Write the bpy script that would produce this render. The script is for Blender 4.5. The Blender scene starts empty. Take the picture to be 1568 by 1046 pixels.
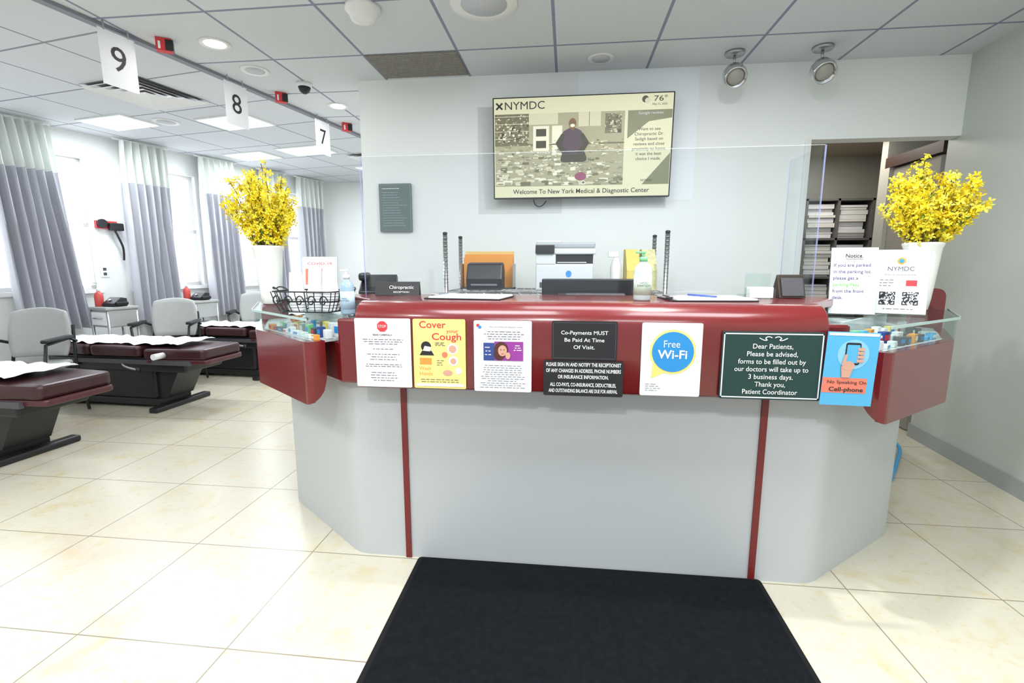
import bpy, bmesh, math, random
from mathutils import Vector, Matrix
random.seed(7)
S=bpy.context.scene
COL=S.collection
try:
    S.view_settings.view_transform='Standard'
    S.view_settings.look='None'
except Exception as e: print(e)

# ---------------- materials ----------------
def mat(name,col,rough=.5,metal=0.,emit=None,estr=1.,noise=0.,nscale=20.,bump=0.,coat=0.,trans=0.,alpha=1.,spec=None):
    m=bpy.data.materials.new(name); m.use_nodes=True
    nt=m.node_tree; b=nt.nodes['Principled BSDF']
    c=(col[0],col[1],col[2],1)
    b.inputs['Base Color'].default_value=c
    b.inputs['Roughness'].default_value=rough
    b.inputs['Metallic'].default_value=metal
    if coat: b.inputs['Coat Weight'].default_value=coat; b.inputs['Coat Roughness'].default_value=.1
    if trans: b.inputs['Transmission Weight'].default_value=trans
    if alpha<1: b.inputs['Alpha'].default_value=alpha
    if spec is not None: b.inputs['Specular IOR Level'].default_value=spec
    if emit: 
        b.inputs['Emission Color'].default_value=(emit[0],emit[1],emit[2],1); b.inputs['Emission Strength'].default_value=estr
    if noise or bump:
        tc=nt.nodes.new('ShaderNodeTexCoord'); n=nt.nodes.new('ShaderNodeTexNoise')
        n.inputs['Scale'].default_value=nscale; n.inputs['Detail'].default_value=4
        nt.links.new(tc.outputs['Object'],n.inputs['Vector'])
        if noise:
            mx=nt.nodes.new('ShaderNodeMix'); mx.data_type='RGBA'
            mx.inputs[6].default_value=tuple(max(0,v*(1-noise)) for v in col)+(1,)
            mx.inputs[7].default_value=tuple(min(1,v*(1+noise)) for v in col)+(1,)
            nt.links.new(n.outputs['Fac'],mx.inputs[0]); nt.links.new(mx.outputs[2],b.inputs['Base Color'])
        if bump:
            bp=nt.nodes.new('ShaderNodeBump'); bp.inputs['Strength'].default_value=bump; bp.inputs['Distance'].default_value=.01
            nt.links.new(n.outputs['Fac'],bp.inputs['Height']); nt.links.new(bp.outputs['Normal'],b.inputs['Normal'])
    return m

def glassmat(name,tint=(.93,.97,.97),refl=.08,rough=.02):
    m=bpy.data.materials.new(name); m.use_nodes=True; nt=m.node_tree; nt.nodes.clear()
    o=nt.nodes.new('ShaderNodeOutputMaterial'); mx=nt.nodes.new('ShaderNodeMixShader')
    t=nt.nodes.new('ShaderNodeBsdfTransparent'); t.inputs[0].default_value=(*tint,1)
    g=nt.nodes.new('ShaderNodeBsdfGlossy'); g.inputs['Roughness'].default_value=rough
    mx.inputs[0].default_value=refl
    nt.links.new(t.outputs[0],mx.inputs[1]); nt.links.new(g.outputs[0],mx.inputs[2]); nt.links.new(mx.outputs[0],o.inputs[0])
    return m

def gridmat(name,base,line,sx,sy,ox,oy,w,ang=0.,rough=.5,speck=0.,spscale=200,bump=.2,var=.05,stain=None,pink=None):
    m=bpy.data.materials.new(name); m.use_nodes=True; nt=m.node_tree; N=nt.nodes; L=nt.links
    b=N['Principled BSDF']; b.inputs['Roughness'].default_value=rough
    g=N.new('ShaderNodeNewGeometry'); mp=N.new('ShaderNodeMapping'); mp.vector_type='TEXTURE'
    mp.inputs['Location'].default_value=(ox,oy,0); mp.inputs['Rotation'].default_value=(0,0,ang)
    L.new(g.outputs['Position'],mp.inputs['Vector'])
    sp=N.new('ShaderNodeSeparateXYZ'); L.new(mp.outputs[0],sp.inputs[0])
    def ma(op,a,bv=None):
        n=N.new('ShaderNodeMath'); n.operation=op
        for i,v in enumerate((a,bv)):
            if v is None: continue
            if isinstance(v,(int,float)): n.inputs[i].default_value=v
            else: L.new(v,n.inputs[i])
        return n.outputs[0]
    def line_(o,s):
        f=ma('FRACT',ma('DIVIDE',o,s)); d=ma('MINIMUM',f,ma('SUBTRACT',1.,f)); return ma('LESS_THAN',ma('MULTIPLY',d,s),w/2)
    lm=ma('MAXIMUM',line_(sp.outputs[0],sx),line_(sp.outputs[1],sy))
    cx=ma('FLOOR',ma('DIVIDE',sp.outputs[0],sx)); cy=ma('FLOOR',ma('DIVIDE',sp.outputs[1],sy))
    cb=N.new('ShaderNodeCombineXYZ'); L.new(cx,cb.inputs[0]); L.new(cy,cb.inputs[1])
    wn=N.new('ShaderNodeTexWhiteNoise'); L.new(cb.outputs[0],wn.inputs['Vector'])
    no=N.new('ShaderNodeTexNoise'); no.inputs['Scale'].default_value=spscale; no.inputs['Detail'].default_value=5; L.new(mp.outputs[0],no.inputs['Vector'])
    v=ma('ADD',1-var/2-speck/2, ma('ADD',ma('MULTIPLY',wn.outputs[0],var),ma('MULTIPLY',no.outputs[0],speck)))
    sc=N.new('ShaderNodeVectorMath'); sc.operation='SCALE'; sc.inputs[0].default_value=base; L.new(v,sc.inputs['Scale'])
    c=sc.outputs[0]
    def over(c,scale,lo,hi,amt,col,dist=0.,rough_=.62):
        n2=N.new('ShaderNodeTexNoise'); n2.inputs['Scale'].default_value=scale; n2.inputs['Detail'].default_value=8; n2.inputs['Roughness'].default_value=rough_; n2.inputs['Distortion'].default_value=dist; L.new(mp.outputs[0],n2.inputs['Vector'])
        rp=N.new('ShaderNodeValToRGB'); rp.color_ramp.elements[0].position=lo; rp.color_ramp.elements[1].position=hi
        rp.color_ramp.elements[0].color=(0,0,0,1); rp.color_ramp.elements[1].color=(amt,amt,amt,1)
        L.new(n2.outputs[0],rp.inputs[0])
        mm=N.new('ShaderNodeMix'); mm.data_type='RGBA'; L.new(rp.outputs[0],mm.inputs[0]); L.new(c,mm.inputs[6]); mm.inputs[7].default_value=(*col,1); return mm.outputs[2]
    if stain: c=over(c,5.5,.53,.72,.7,stain,.6)
    if stain: c=over(c,26,.56,.66,.5,stain,.3)
    if pink: c=over(c,1.1,.58,.74,.45,pink)
    mx=N.new('ShaderNodeMix'); mx.data_type='RGBA'; L.new(lm,mx.inputs[0]); L.new(c,mx.inputs[6]); mx.inputs[7].default_value=(*line,1)
    L.new(mx.outputs[2],b.inputs['Base Color'])
    if bump:
        bp=N.new('ShaderNodeBump'); bp.inputs['Strength'].default_value=bump; bp.inputs['Distance'].default_value=.004
        L.new(no.outputs[0],bp.inputs['Height']); L.new(bp.outputs[0],b.inputs['Normal'])
    return m

WALL=mat('wall_paint',(.83,.855,.84),.5,noise=.02,nscale=3)
WALLR=mat('wall_paint_sage',(.53,.57,.535),.45,noise=.07,nscale=2)
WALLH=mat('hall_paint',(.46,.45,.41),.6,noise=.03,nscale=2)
RED=mat('maroon_laminate',(.155,.008,.010),.26,coat=.5,noise=.06,nscale=6)
REDST=mat('maroon_strip',(.17,.012,.012),.4,noise=.05)
GREY=mat('grey_laminate',(.50,.52,.53),.40,noise=.03,nscale=1.5)
BLACK=mat('black_plastic',(.012,.012,.014),.4,noise=.1)
DGREY=mat('dark_grey',(.07,.07,.08),.5,noise=.1)
WHITE=mat('white_plastic',(.80,.80,.79),.4,noise=.02)
PAPER=mat('paper',(.80,.81,.84),.7,noise=.02,nscale=8)
CHROME=mat('chrome',(.62,.62,.64),.18,metal=1.,noise=.02)
STEEL=mat('steel',(.42,.43,.45),.35,metal=.9,noise=.05)
INK=mat('ink_black',(.012,.012,.016),.6,noise=.05)
INKG=mat('ink_grey',(.07,.07,.09),.6,noise=.05)
GLASS=glassmat('clear_glass',(.92,.97,.96),.08)
CASEG=glassmat('case_glass',(.91,.955,.945),.11,.03)
PLEXI=glassmat('plexiglass',(.955,.97,.98),.03,.06)
EDGE=mat('plexi_edge',(.38,.42,.72),.2,noise=.05,alpha=.38)
YEL=mat('sign_yellow',(.80,.68,.20),.6,noise=.03)
REDP=mat('sign_red',(.62,.04,.05),.6,noise=.03)
ORG=mat('orange',(.75,.30,.05),.6,noise=.05)
BLUE=mat('sign_blue',(.02,.26,.62),.6,noise=.03)
LBLUE=mat('sign_lightblue',(.09,.42,.70),.6,noise=.03)
SALM=mat('salmon',(.75,.20,.13),.6,noise=.03)
PURP=mat('purple',(.30,.04,.30),.6,noise=.05)
NAVY=mat('navy',(.03,.06,.25),.6,noise=.05)
SKIN=mat('print_skin',(.62,.34,.25),.6,noise=.05)
GRN=mat('sign_green',(.008,.04,.035),.6,noise=.05)
LGRN=mat('green_liquid',(.20,.60,.28),.3,noise=.05)
LTXT=mat('green_text',(.18,.45,.10),.6,noise=.05)
CER=mat('ceramic_white',(.82,.81,.77),.2,coat=.5,noise=.01)

# ---------------- geometry helpers ----------------
def link(o,parent=None,loc=(0,0,0),rot=(0,0,0)):
    COL.objects.link(o); o.location=loc; o.rotation_euler=rot
    if parent: o.parent=parent
    return o
def empty(name,loc=(0,0,0),rz=0.,rot=None,scale=1.):
    e=bpy.data.objects.new(name,None); e.empty_display_size=.05; e.scale=(scale,)*3
    return link(e,None,loc,rot if rot else (0,0,rz))
def mesh(name,v,f,m,parent=None,loc=(0,0,0),rot=(0,0,0),smooth=False,bevel=0,bseg=2,mi=None):
    me=bpy.data.meshes.new(name); me.from_pydata([tuple(p) for p in v],[],f)
    bm=bmesh.new(); bm.from_mesh(me); bmesh.ops.recalc_face_normals(bm,faces=bm.faces); bm.to_mesh(me); bm.free()
    for q in (m if isinstance(m,(list,tuple)) else [m]): me.materials.append(q)
    if mi:
        for p,i in zip(me.polygons,mi): p.material_index=i
    if smooth:
        for p in me.polygons: p.use_smooth=True
    o=bpy.data.objects.new(name,me); link(o,parent,loc,rot)
    if bevel:
        b=o.modifiers.new('bevel','BEVEL'); b.width=bevel; b.segments=bseg; b.limit_method='ANGLE'
    return o
def box(name,x0,x1,y0,y1,z0,z1,m,parent=None,bevel=0,loc=(0,0,0),rot=(0,0,0)):
    v=[(x,y,z) for z in (z0,z1) for y in (y0,y1) for x in (x0,x1)]
    f=[(0,2,3,1),(4,5,7,6),(0,1,5,4),(2,6,7,3),(0,4,6,2),(1,3,7,5)]
    return mesh(name,v,f,m,parent,loc,rot,bevel=bevel)
def prism(name,pts,z0,z1,m,parent=None,loc=(0,0,0),rot=(0,0,0),bevel=0,smooth=False):
    n=len(pts); v=[(p[0],p[1],z0) for p in pts]+[(p[0],p[1],z1) for p in pts]
    f=[tuple(range(n))[::-1],tuple(range(n,2*n))]+[(i,(i+1)%n,n+(i+1)%n,n+i) for i in range(n)]
    return mesh(name,v,f,m,parent,loc,rot,bevel=bevel,smooth=smooth)
def prism_x(name,prof,x0,x1,m,parent=None,loc=(0,0,0),rot=(0,0,0),bevel=0):
    n=len(prof); v=[(x0,p[0],p[1]) for p in prof]+[(x1,p[0],p[1]) for p in prof]
    f=[tuple(range(n))[::-1],tuple(range(n,2*n))]+[(i,(i+1)%n,n+(i+1)%n,n+i) for i in range(n)]
    return mesh(name,v,f,m,parent,loc,rot,bevel=bevel)
def prism_y(name,prof,y0,y1,m,parent=None,loc=(0,0,0),rot=(0,0,0),bevel=0):
    n=len(prof); v=[(p[0],y0,p[1]) for p in prof]+[(p[0],y1,p[1]) for p in prof]
    f=[tuple(range(n))[::-1],tuple(range(n,2*n))]+[(i,(i+1)%n,n+(i+1)%n,n+i) for i in range(n)]
    return mesh(name,v,f,m,parent,loc,rot,bevel=bevel)
def rounded(pts,rs,closed=True,seg=8):
    out=[]; n=len(pts)
    for i,p in enumerate(pts):
        r=rs[i] if isinstance(rs,(list,tuple)) else rs
        if r==0 or (not closed and i in (0,n-1)): out.append(tuple(p)); continue
        p=Vector(p); a=Vector(pts[i-1])-p; b=Vector(pts[(i+1)%n])-p
        la,lb=a.length,b.length; a.normalize(); b.normalize()
        th=a.angle(b)/2; d=min(r/math.tan(th),la*.49,lb*.49)
        p0=p+a*d; p1=p+b*d
        for k in range(seg+1):
            t=k/seg; q=p0*(1-t)**2+p*2*t*(1-t)+p1*t*t; out.append((q.x,q.y))
    return out
def rrect(x0,x1,z0,z1,r,seg=6): return rounded([(x0,z0),(x1,z0),(x1,z1),(x0,z1)],r,True,seg)
def thick(name,path,t,z0,z1,m,parent=None,bevel=0,loc=(0,0,0)):
    P=[Vector(p) for p in path]; inn=[]
    for i,p in enumerate(P):
        a=(P[i]-P[i-1]).normalized() if i>0 else (P[1]-P[0]).normalized()
        b=(P[i+1]-P[i]).normalized() if i<len(P)-1 else a
        d=(a+b).normalized(); nrm=Vector((-d.y,d.x)); k=1/max(.4,nrm.dot(Vector((-a.y,a.x))))
        inn.append(p+nrm*t*k)
    return prism(name,[tuple(p) for p in P]+[tuple(p) for p in reversed(inn)],z0,z1,m,parent,loc,bevel=bevel)
def lathe(name,prof,m,parent=None,loc=(0,0,0),rot=(0,0,0),seg=28,smooth=True,sx=1,sy=1):
    v=[];f=[]
    for r,z in prof:
        for k in range(seg):
            a=2*math.pi*k/seg; v.append((r*math.cos(a)*sx,r*math.sin(a)*sy,z))
    for i in range(len(prof)-1):
        for k in range(seg):
            f.append((i*seg+k,i*seg+(k+1)%seg,(i+1)*seg+(k+1)%seg,(i+1)*seg+k))
    f.append(tuple(range(seg))[::-1]); f.append(tuple(range((len(prof)-1)*seg,len(prof)*seg)))
    o=mesh(name,v,f,m,parent,loc,rot,smooth=smooth)
    return o
def cyl(name,r,h,m,parent=None,loc=(0,0,0),rot=(0,0,0),seg=24,r2=None,smooth=False):
    r2=r if r2 is None else r2
    o=lathe(name,[(r,0),(r2,h)],m,parent,loc,rot,seg,smooth=False)
    for p in o.data.polygons:
        if len(p.vertices)==4: p.use_smooth=True
    return o
def tube(name,pts,r,m,parent=None,loc=(0,0,0),rot=(0,0,0),cyclic=False,smooth=False):
    c=bpy.data.curves.new(name,'CURVE'); c.dimensions='3D'; c.bevel_depth=r; c.bevel_resolution=3; c.use_fill_caps=True
    if smooth:
        s=c.splines.new('NURBS'); s.points.add(len(pts)-1); s.order_u=3; s.use_endpoint_u=True
    else:
        s=c.splines.new('POLY'); s.points.add(len(pts)-1)
    for q,p in zip(s.points,pts): q.co=(*p,1)
    s.use_cyclic_u=cyclic
    c.materials.append(m); o=bpy.data.objects.new(name,c); return link(o,parent,loc,rot)
def text(parent,s,x,z,size,m,y=-.002,w=None,align='CENTER',name='lettering',rot=None,sp=1.0,bold=0):
    c=bpy.data.curves.new(name,'FONT'); c.body=s; c.size=size; c.align_x=align; c.align_y='CENTER'; c.space_line=sp
    c.offset=bold*.6; c.materials.append(m); c.resolution_u=3
    o=bpy.data.objects.new(name,c); link(o,parent,(x,y,z),rot or (math.pi/2,0,0))
    if w:
        bpy.context.view_layer.update(); d=o.dimensions.x
        if d>0: o.scale=(w/d,1,1)
    return o
def plate(name,x0,x1,z0,z1,m,parent,y=0.,t=.002,r=0.):
    if r: return prism_y(name,rrect(x0,x1,z0,z1,r),y-t,y,m,parent)
    return box(name,x0,x1,y-t,y,z0,z1,m,parent)
def disc(name,x,z,r,m,parent,y,t=.001,seg=32,sz=1.):
    pts=[(x+r*math.cos(2*math.pi*k/seg),z+sz*r*math.sin(2*math.pi*k/seg)) for k in range(seg)]
    return prism_y(name,pts,y-t,y,m,parent)
def lines(parent,x0,x1,z0,z1,n,m,y,center=True,name='text_line',th=.0022):
    v=[];f=[]
    for i in range(n):
        z=z1-(z1-z0)*(i+.5)/n; L=(x1-x0)*random.uniform(.6,1.); cx=(x0+x1)/2 if center else x0+L/2
        xx=cx-L/2
        while xx<cx+L/2-.004:
            wd=random.uniform(.006,.02); xe=min(xx+wd,cx+L/2); k=len(v)
            v+=[(xx,y,z-th/2),(xe,y,z-th/2),(xe,y,z+th/2),(xx,y,z+th/2)]; f.append((k,k+1,k+2,k+3)); xx=xe+.004
    return mesh(name,v,f,m,parent)

# ---------------- camera ----------------
cam=bpy.data.cameras.new('camera'); cam.sensor_width=36; cam.lens=740/1568*36; cam.clip_start=.02
co=bpy.data.objects.new('camera',cam); COL.objects.link(co); co.location=(0,0,1.25)
co.rotation_euler=(math.radians(81),0,math.radians(6.5)); S.camera=co

CH=2.57
# ---------------- room shell ----------------
FLOOR=gridmat('floor_vinyl_tile',(.62,.585,.475),(.27,.24,.17),.55,.55,.004,.20,.005,0,.26,.06,60,.06,.05,stain=(.58,.47,.25),pink=(.62,.36,.30))
box('floor',-6.6,4.4,-2.2,8.2,-.08,0,FLOOR)
CEIL=gridmat('ceiling_tile',(.64,.67,.70),(.25,.26,.36),.61,.61,-.10,3.2,.018,0,.8,.07,160,.3,.06)
CEILL=gridmat('ceiling_tile_ward',(.64,.665,.70),(.24,.25,.30),.61,.61,-2.55,2.7,.016,math.radians(-10.5),.8,.07,160,.3,.06)
def seam(y): return -2.56+(y-2.7)*.185
prism('ceiling',[(seam(-2.2),-2.2),(4.4,-2.2),(4.4,8.2),(seam(8.2),8.2)],CH,CH+.06,CEIL)
prism('ceiling_ward',[(-7.2,-2.2),(seam(-2.2),-2.2),(seam(8.2),8.2),(-4.6,8.2)],CH,CH+.06,CEILL)
thick('trim_1',[(seam(-1),-1),(seam(7.7),7.7)],.05,CH-.02,CH-.001,mat('seam_grey',(.22,.23,.27),.6,noise=.05))
BX0=-1.42
box('wall_back',BX0,1.6,3.62,3.74,0,CH,WALL)
box('wall_back_header',1.6,2.60,3.62,3.74,2.08,CH,WALL)
box('trim_2',1.57,1.605,3.60,3.76,0,2.08,WHITE,bevel=.004)
box('trim_3',BX0-.01,1.57,3.605,3.62,0,.1,mat('base_grey',(.4,.42,.42),.6,noise=.05))
box('wall_reflection_sheet',.05,.86,3.6185,3.6195,1.70,2.56,mat('painted_reflection',(.86,.90,.94),.5,noise=.02,nscale=3))  # pale reflection beside the TV, painted on the wall as a thin sheet
box('tv_shadow_sheet',-.66,-.05,3.6185,3.6195,1.62,2.36,mat('painted_tv_shadow',(.66,.69,.67),.55,noise=.03,nscale=3))  # shadow left of the TV, put into the colour of a thin sheet
rw=lambda y:2.535+(y-3.74)*.075
prism('wall_right',[(rw(-2.2),-2.2),(rw(-2.2)+.14,-2.2),(rw(3.74)+.14,3.74),(rw(3.74),3.74)],0,CH,WALLR)
thick('baseboard_right',[(rw(3.74),3.74),(rw(-2.2),-2.2)],-.015,0,.1,mat('base_sage',(.36,.39,.38),.6,noise=.05))
box('wall_far',-4.4,1.4,7.8,7.92,0,CH,WALL)
box('wall_ward_right',BX0-.12,BX0,3.62,7.8,0,CH,WALL)
D2=Vector((.2803,.9599)); N2=Vector((.9599,-.2803)); P0=Vector((-5.98,1.0))
def WL(s,o): q=P0+D2*s+N2*o; return (q.x,q.y)
wins=[(.6,1.9),(2.45,3.77),(4.11,4.92),(5.31,5.89),(6.15,6.6)]
wz0,wz1=1.0,2.32
v=[];f=[]
def wbox(s0,s1,o0,o1,z0,z1):
    k=len(v); 
    for z in (z0,z1):
        for o in (o0,o1):
            for s in (s0,s1): v.append((*WL(s,o),z))
    f.extend([tuple(k+i for i in q) for q in [(0,2,3,1),(4,5,7,6),(0,1,5,4),(2,6,7,3),(0,4,6,2),(1,3,7,5)]])
edges=[-3.2]+[e for w in wins for e in w]+[7.3]
for i in range(0,len(edges),2): wbox(edges[i],edges[i+1],-.14,0,0,CH)
for a,b in wins: wbox(a,b,-.14,0,0,wz0); wbox(a,b,-.14,0,wz1,CH)
mesh('wall_left',v,f,WALL)
DAY=mat('daylight_pane',(.9,.93,1.),.4,emit=(.92,.96,1.),estr=3.0,noise=.01)
for i,(a,b) in enumerate(wins):
    e=empty('window_%d'%(i+1))
    v=[];f=[]; wbox(a,b,-.11,-.10,wz0,wz1); mesh('frosted_pane',v,f,DAY,e)
    v=[];f=[]
    for s0,s1,z0,z1 in ((a,a+.04,wz0,wz1),(b-.04,b,wz0,wz1),(a,b,wz0,wz0+.04),(a,b,wz1-.04,wz1),(a,b,(wz0+wz1)/2-.02,(wz0+wz1)/2+.02)): wbox(s0,s1,-.10,-.06,z0,z1)
    mesh('sash',v,f,WHITE,e)
    v=[];f=[]; wbox(a-.03,b+.03,-.05,.05,wz0-.04,wz0); mesh('sill',v,f,WHITE,e)

# hall behind the doorway
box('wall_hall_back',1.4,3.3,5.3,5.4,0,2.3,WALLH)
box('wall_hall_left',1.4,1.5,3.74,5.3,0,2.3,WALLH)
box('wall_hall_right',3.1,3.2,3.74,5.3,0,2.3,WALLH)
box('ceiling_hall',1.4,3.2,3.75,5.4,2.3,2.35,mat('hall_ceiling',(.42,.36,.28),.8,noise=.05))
BRN=mat('brown_wood',(.05,.022,.014),.45,noise=.2,nscale=9)
e=empty('door_1',(2.58,3.80,0))
box('frame_head',-.03,.05,0,.62,2.02,2.10,BRN,e); box('jamb_back',-.03,.05,.56,.62,0,2.02,WALLH,e); box('wall_return',-.02,.5,.62,.70,0,2.29,WALLH,e)
box('door_leaf',.0,.04,.05,.56,.01,2.01,mat('door_beige',(.30,.285,.25),.5,noise=.05),e)

e=empty('filing_shelf',(2.22,4.95,0))
BEI=mat('shelf_metal',(.16,.155,.15),.5,metal=.2,noise=.05)
for x in (0,.28,.58): box('upright',x-.01,x+.01,0,.32,0,1.86,BEI,e)
box('back_sheet',0,.58,.31,.32,0,1.84,BEI,e)
for z in (.05,.42,.79,1.12,1.48,1.84): box('shelf_board',-.01,.59,0,.32,z,z+.02,BEI,e)
for z,cap_ in ((.07,.3),(.44,.3),(.81,.27),(1.14,.30),(1.50,.30)):
    for x0 in (.015,.295):
        zz=z; top=z+cap_*random.uniform(.85,1)
        while zz<top:
            h=random.uniform(.015,.045); ox=random.uniform(0,.02)
            box('paper_stack',x0+ox,x0+.235+ox,.02+random.uniform(0,.04),.3,zz,min(zz+h*.9,z+cap_+.02),random.choice([PAPER,WHITE,PAPER,CER]),e); zz+=h
tube('blue_cable',[(1.9,2.9,.012),(2.2,3.3,.012),(2.35,3.55,.012),(2.3,3.7,.012)],.01,mat('cable_blue',(.05,.4,.8),.4,noise=.02),smooth=True)

# ---------------- floor mat ----------------
e=empty('door_mat',(0,0,0))
MATB=mat('mat_carpet',(.0045,.006,.008),.95,noise=.7,nscale=45,bump=.6,spec=.15)
prism('carpet_pile',rounded([(-.575,-.5),(.745,-.5),(.765,1.85),(-.595,1.845)],.02),.001,.014,MATB,e)
prism('rubber_border',rounded([(-.60,-.53),(.765,-.53),(.785,1.862),(-.615,1.857)],.02),.0,.008,mat('mat_rubber',(.008,.008,.009),.8,noise=.1,spec=.2),e)

# ---------------- reception desk ----------------
XC=.045
desk=empty('reception_desk',(XC,0,0))
half=[(.93,1.865),(1.49,2.31),(1.49,2.95)]
def fullpath(h,y0,r):
    pts=[(-p[0],p[1]) for p in reversed(h)]+list(h)
    return rounded(pts,[0]+[r]*(len(pts)-2)+[0],False,8)
thick('base_panel',fullpath(half,1.865,.14),.05,0,.94,GREY,desk)
for sx in (-1,1): box('stripe',sx*.705-.012,sx*.705+.012,1.857,1.87,0,.79,REDST,desk)
hb=[(.945,1.825),(1.51,2.28),(1.51,2.95)]
thick('fascia_band',fullpath(hb,0,.14),.045,.775,.944,RED,desk,bevel=.008)
box('fascia_return_left',-.95,-.80,1.81,1.87,.78,1.041,RED,desk,bevel=.01); box('fascia_return_right',.80,.95,1.81,1.87,.78,1.041,RED,desk,bevel=.01)
prof=[(1.865,.785),(1.735,.785),(1.722,.79),(1.717,.80),(1.717,1.03)]
for k in range(1,10):
    a=math.pi/2*k/9; prof.append((1.717+.085*(1-math.cos(a)),1.03+.085*math.sin(a)))
prof+=[(2.2,1.115),(2.2,1.085),(1.865,1.085)]
o=prism_x('bullnose_fascia',prof,-.835,.832,RED,desk,bevel=.006)
for p in o.data.polygons:
    if len(p.vertices)==4 and abs(p.normal.x)<.1: p.use_smooth=True
prism('counter_slab',rounded([(-.82,1.85),(.82,1.85),(1.05,2.12),(1.02,2.22),(-1.02,2.22),(-1.05,2.12)],.03),1.084,1.1145,RED,desk,bevel=.005)
prism('work_surface',[(-.9,1.92),(.9,1.92),(1.4,2.34),(1.4,2.7),(-1.4,2.7),(-1.4,2.34)],.72,.75,GREY,desk)
for x in (-.6,.6): box('work_leg',x-.02,x+.02,2.6,2.66,0,.72,DGREY,desk)
CW_=mat('case_liner',(.62,.66,.67),.5,noise=.05)
for sx,nm in ((-1,'left'),(1,'right')):
    def mp(pts): 
        q=[(sx*p[0],p[1]) for p in pts]
        return q if sx>0 else q[::-1]
    path=rounded([(.985,1.775),(1.03,1.715),(1.47,2.06),(1.71,2.46)],[0,.03,.05,0],False,6)
    P=[Vector(p) for p in path]
    L=[0]
    for a,b in zip(P,P[1:]): L.append(L[-1]+(b-a).length)
    tot=L[-1]; vv=[];ff=[]
    fine=[]
    ns=80
    for i in range(ns+1):
        s=tot*i/ns
        for k in range(len(L)-1):
            if L[k]<=s<=L[k+1]+1e-9:
                t=(s-L[k])/max(1e-9,L[k+1]-L[k]); fine.append((P[k].lerp(P[k+1],t),(P[k+1]-P[k]).normalized(),s)); break
    for q,d,s in fine:
        r=.10; zb=.708
        if s<r: dd=r-s; zb+=r-math.sqrt(max(0,r*r-dd*dd))
        if s>tot-.40:
            u=min(1,(s-(tot-.40))/.40); zb+=.12*(1-math.sqrt(max(0,1-u*u)))
        n=Vector((-d.y,d.x))
        for o_ in (0,.035):
            w=q+n*o_
            vv.append((sx*w.x,w.y,zb)); vv.append((sx*w.x,w.y,.958))
    for i in range(ns):
        a=i*4;b=a+4
        ff+= [(a,b,b+1,a+1),(a+2,a+3,b+3,b+2),(a+1,b+1,b+3,a+3),(a,a+2,b+2,b)]
    ff+=[(0,1,3,2),(ns*4,ns*4+2,ns*4+3,ns*4+1)]
    mesh('wing_panel_'+nm,vv,ff,RED,desk)
    deckp=[(.97,1.87),(1.035,1.755),(1.455,2.09),(1.67,2.47),(1.48,2.9),(1.42,2.9),(1.36,2.46),(.98,2.1)]
    prism('case_floor_'+nm,mp(deckp),.945,.955,CW_,desk)
    gp=rounded([(1.02,1.71),(1.47,2.06),(1.71,2.46)],[0,.03,0],False,5)
    q=[(sx*p[0],p[1]) for p in gp]
    if sx<0: q=q[::-1]
    thick('case_glass_'+nm,q,.006,.959,1.042,CASEG,desk)
    topp=[(.86,1.84),(.93,1.80),(1.015,1.705),(1.475,2.055),(1.72,2.47),(1.50,2.9),(1.43,2.9),(1.36,2.46),(.95,2.12)]
    prism('case_top_'+nm,mp(topp),1.042,1.050,CASEG,desk)
    ep=rounded([(1.015,1.705),(1.475,2.055),(1.72,2.47)],[0,.03,0],False,5); q=[(sx*p[0],p[1]) for p in ep]
    if sx<0: q=q[::-1]
    thick('glass_edge_'+nm,q,-.002,1.041,1.051,mat('glass_edge',(.42,.56,.53),.2,noise=.05),desk)
    bp_=[(.97,1.90),(1.36,2.30),(1.50,2.55)]; q=[(sx*p[0],p[1]) for p in bp_]
    if sx<0: q=q[::-1]
    thick('case_back_'+nm,q,.01,.957,1.041,CW_,desk)
    rr=random.Random(5+sx)
    PK_=[PAPER,DGREY,LGRN,LBLUE,WHITE,STEEL,ORG,PAPER,NAVY,YEL,WHITE,DGREY]
    for row,off in ((0,.05),(1,.10),(2,.15)):
        for k in range(9):
            t=(k+.5)/9; c=Vector((1.045,1.745)).lerp(Vector((1.46,2.075)),t); n=Vector((-.61,.79))
            c=c+n*off
            h=rr.uniform(.015,.035)+.014*row; hw=rr.uniform(.014,.022)
            m1=rr.choice(PK_); rz=sx*.66+rr.uniform(-.15,.15)
            box('display_item',-hw,hw,-.012,.012,0,h,m1,desk,loc=(sx*c.x,c.y,.956),rot=(0,0,rz),bevel=.002)
            box('item_label',-hw*.7,hw*.7,-.0135,-.012,h*.3,h*.75,rr.choice([PAPER,REDP,BLUE,WHITE]),desk,loc=(sx*c.x,c.y,.956),rot=(0,0,rz))
prism_y('return_panel',rounded([(1.60,.80),(1.745,.80),(1.745,1.14),(1.60,1.14)],[.02,.04,.05,.02]),2.52,2.55,RED,desk)
prism_y('return_panel_left',rounded([(-1.60,.80),(-1.745,.80),(-1.745,1.06),(-1.60,1.06)],[.02,.04,.05,.02]),2.52,2.55,RED,desk)
for sx in (-1,1): box('pedestal',sx*1.55-.1,sx*1.55+.1,2.6,2.88,0,.945,GREY,desk)

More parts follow.
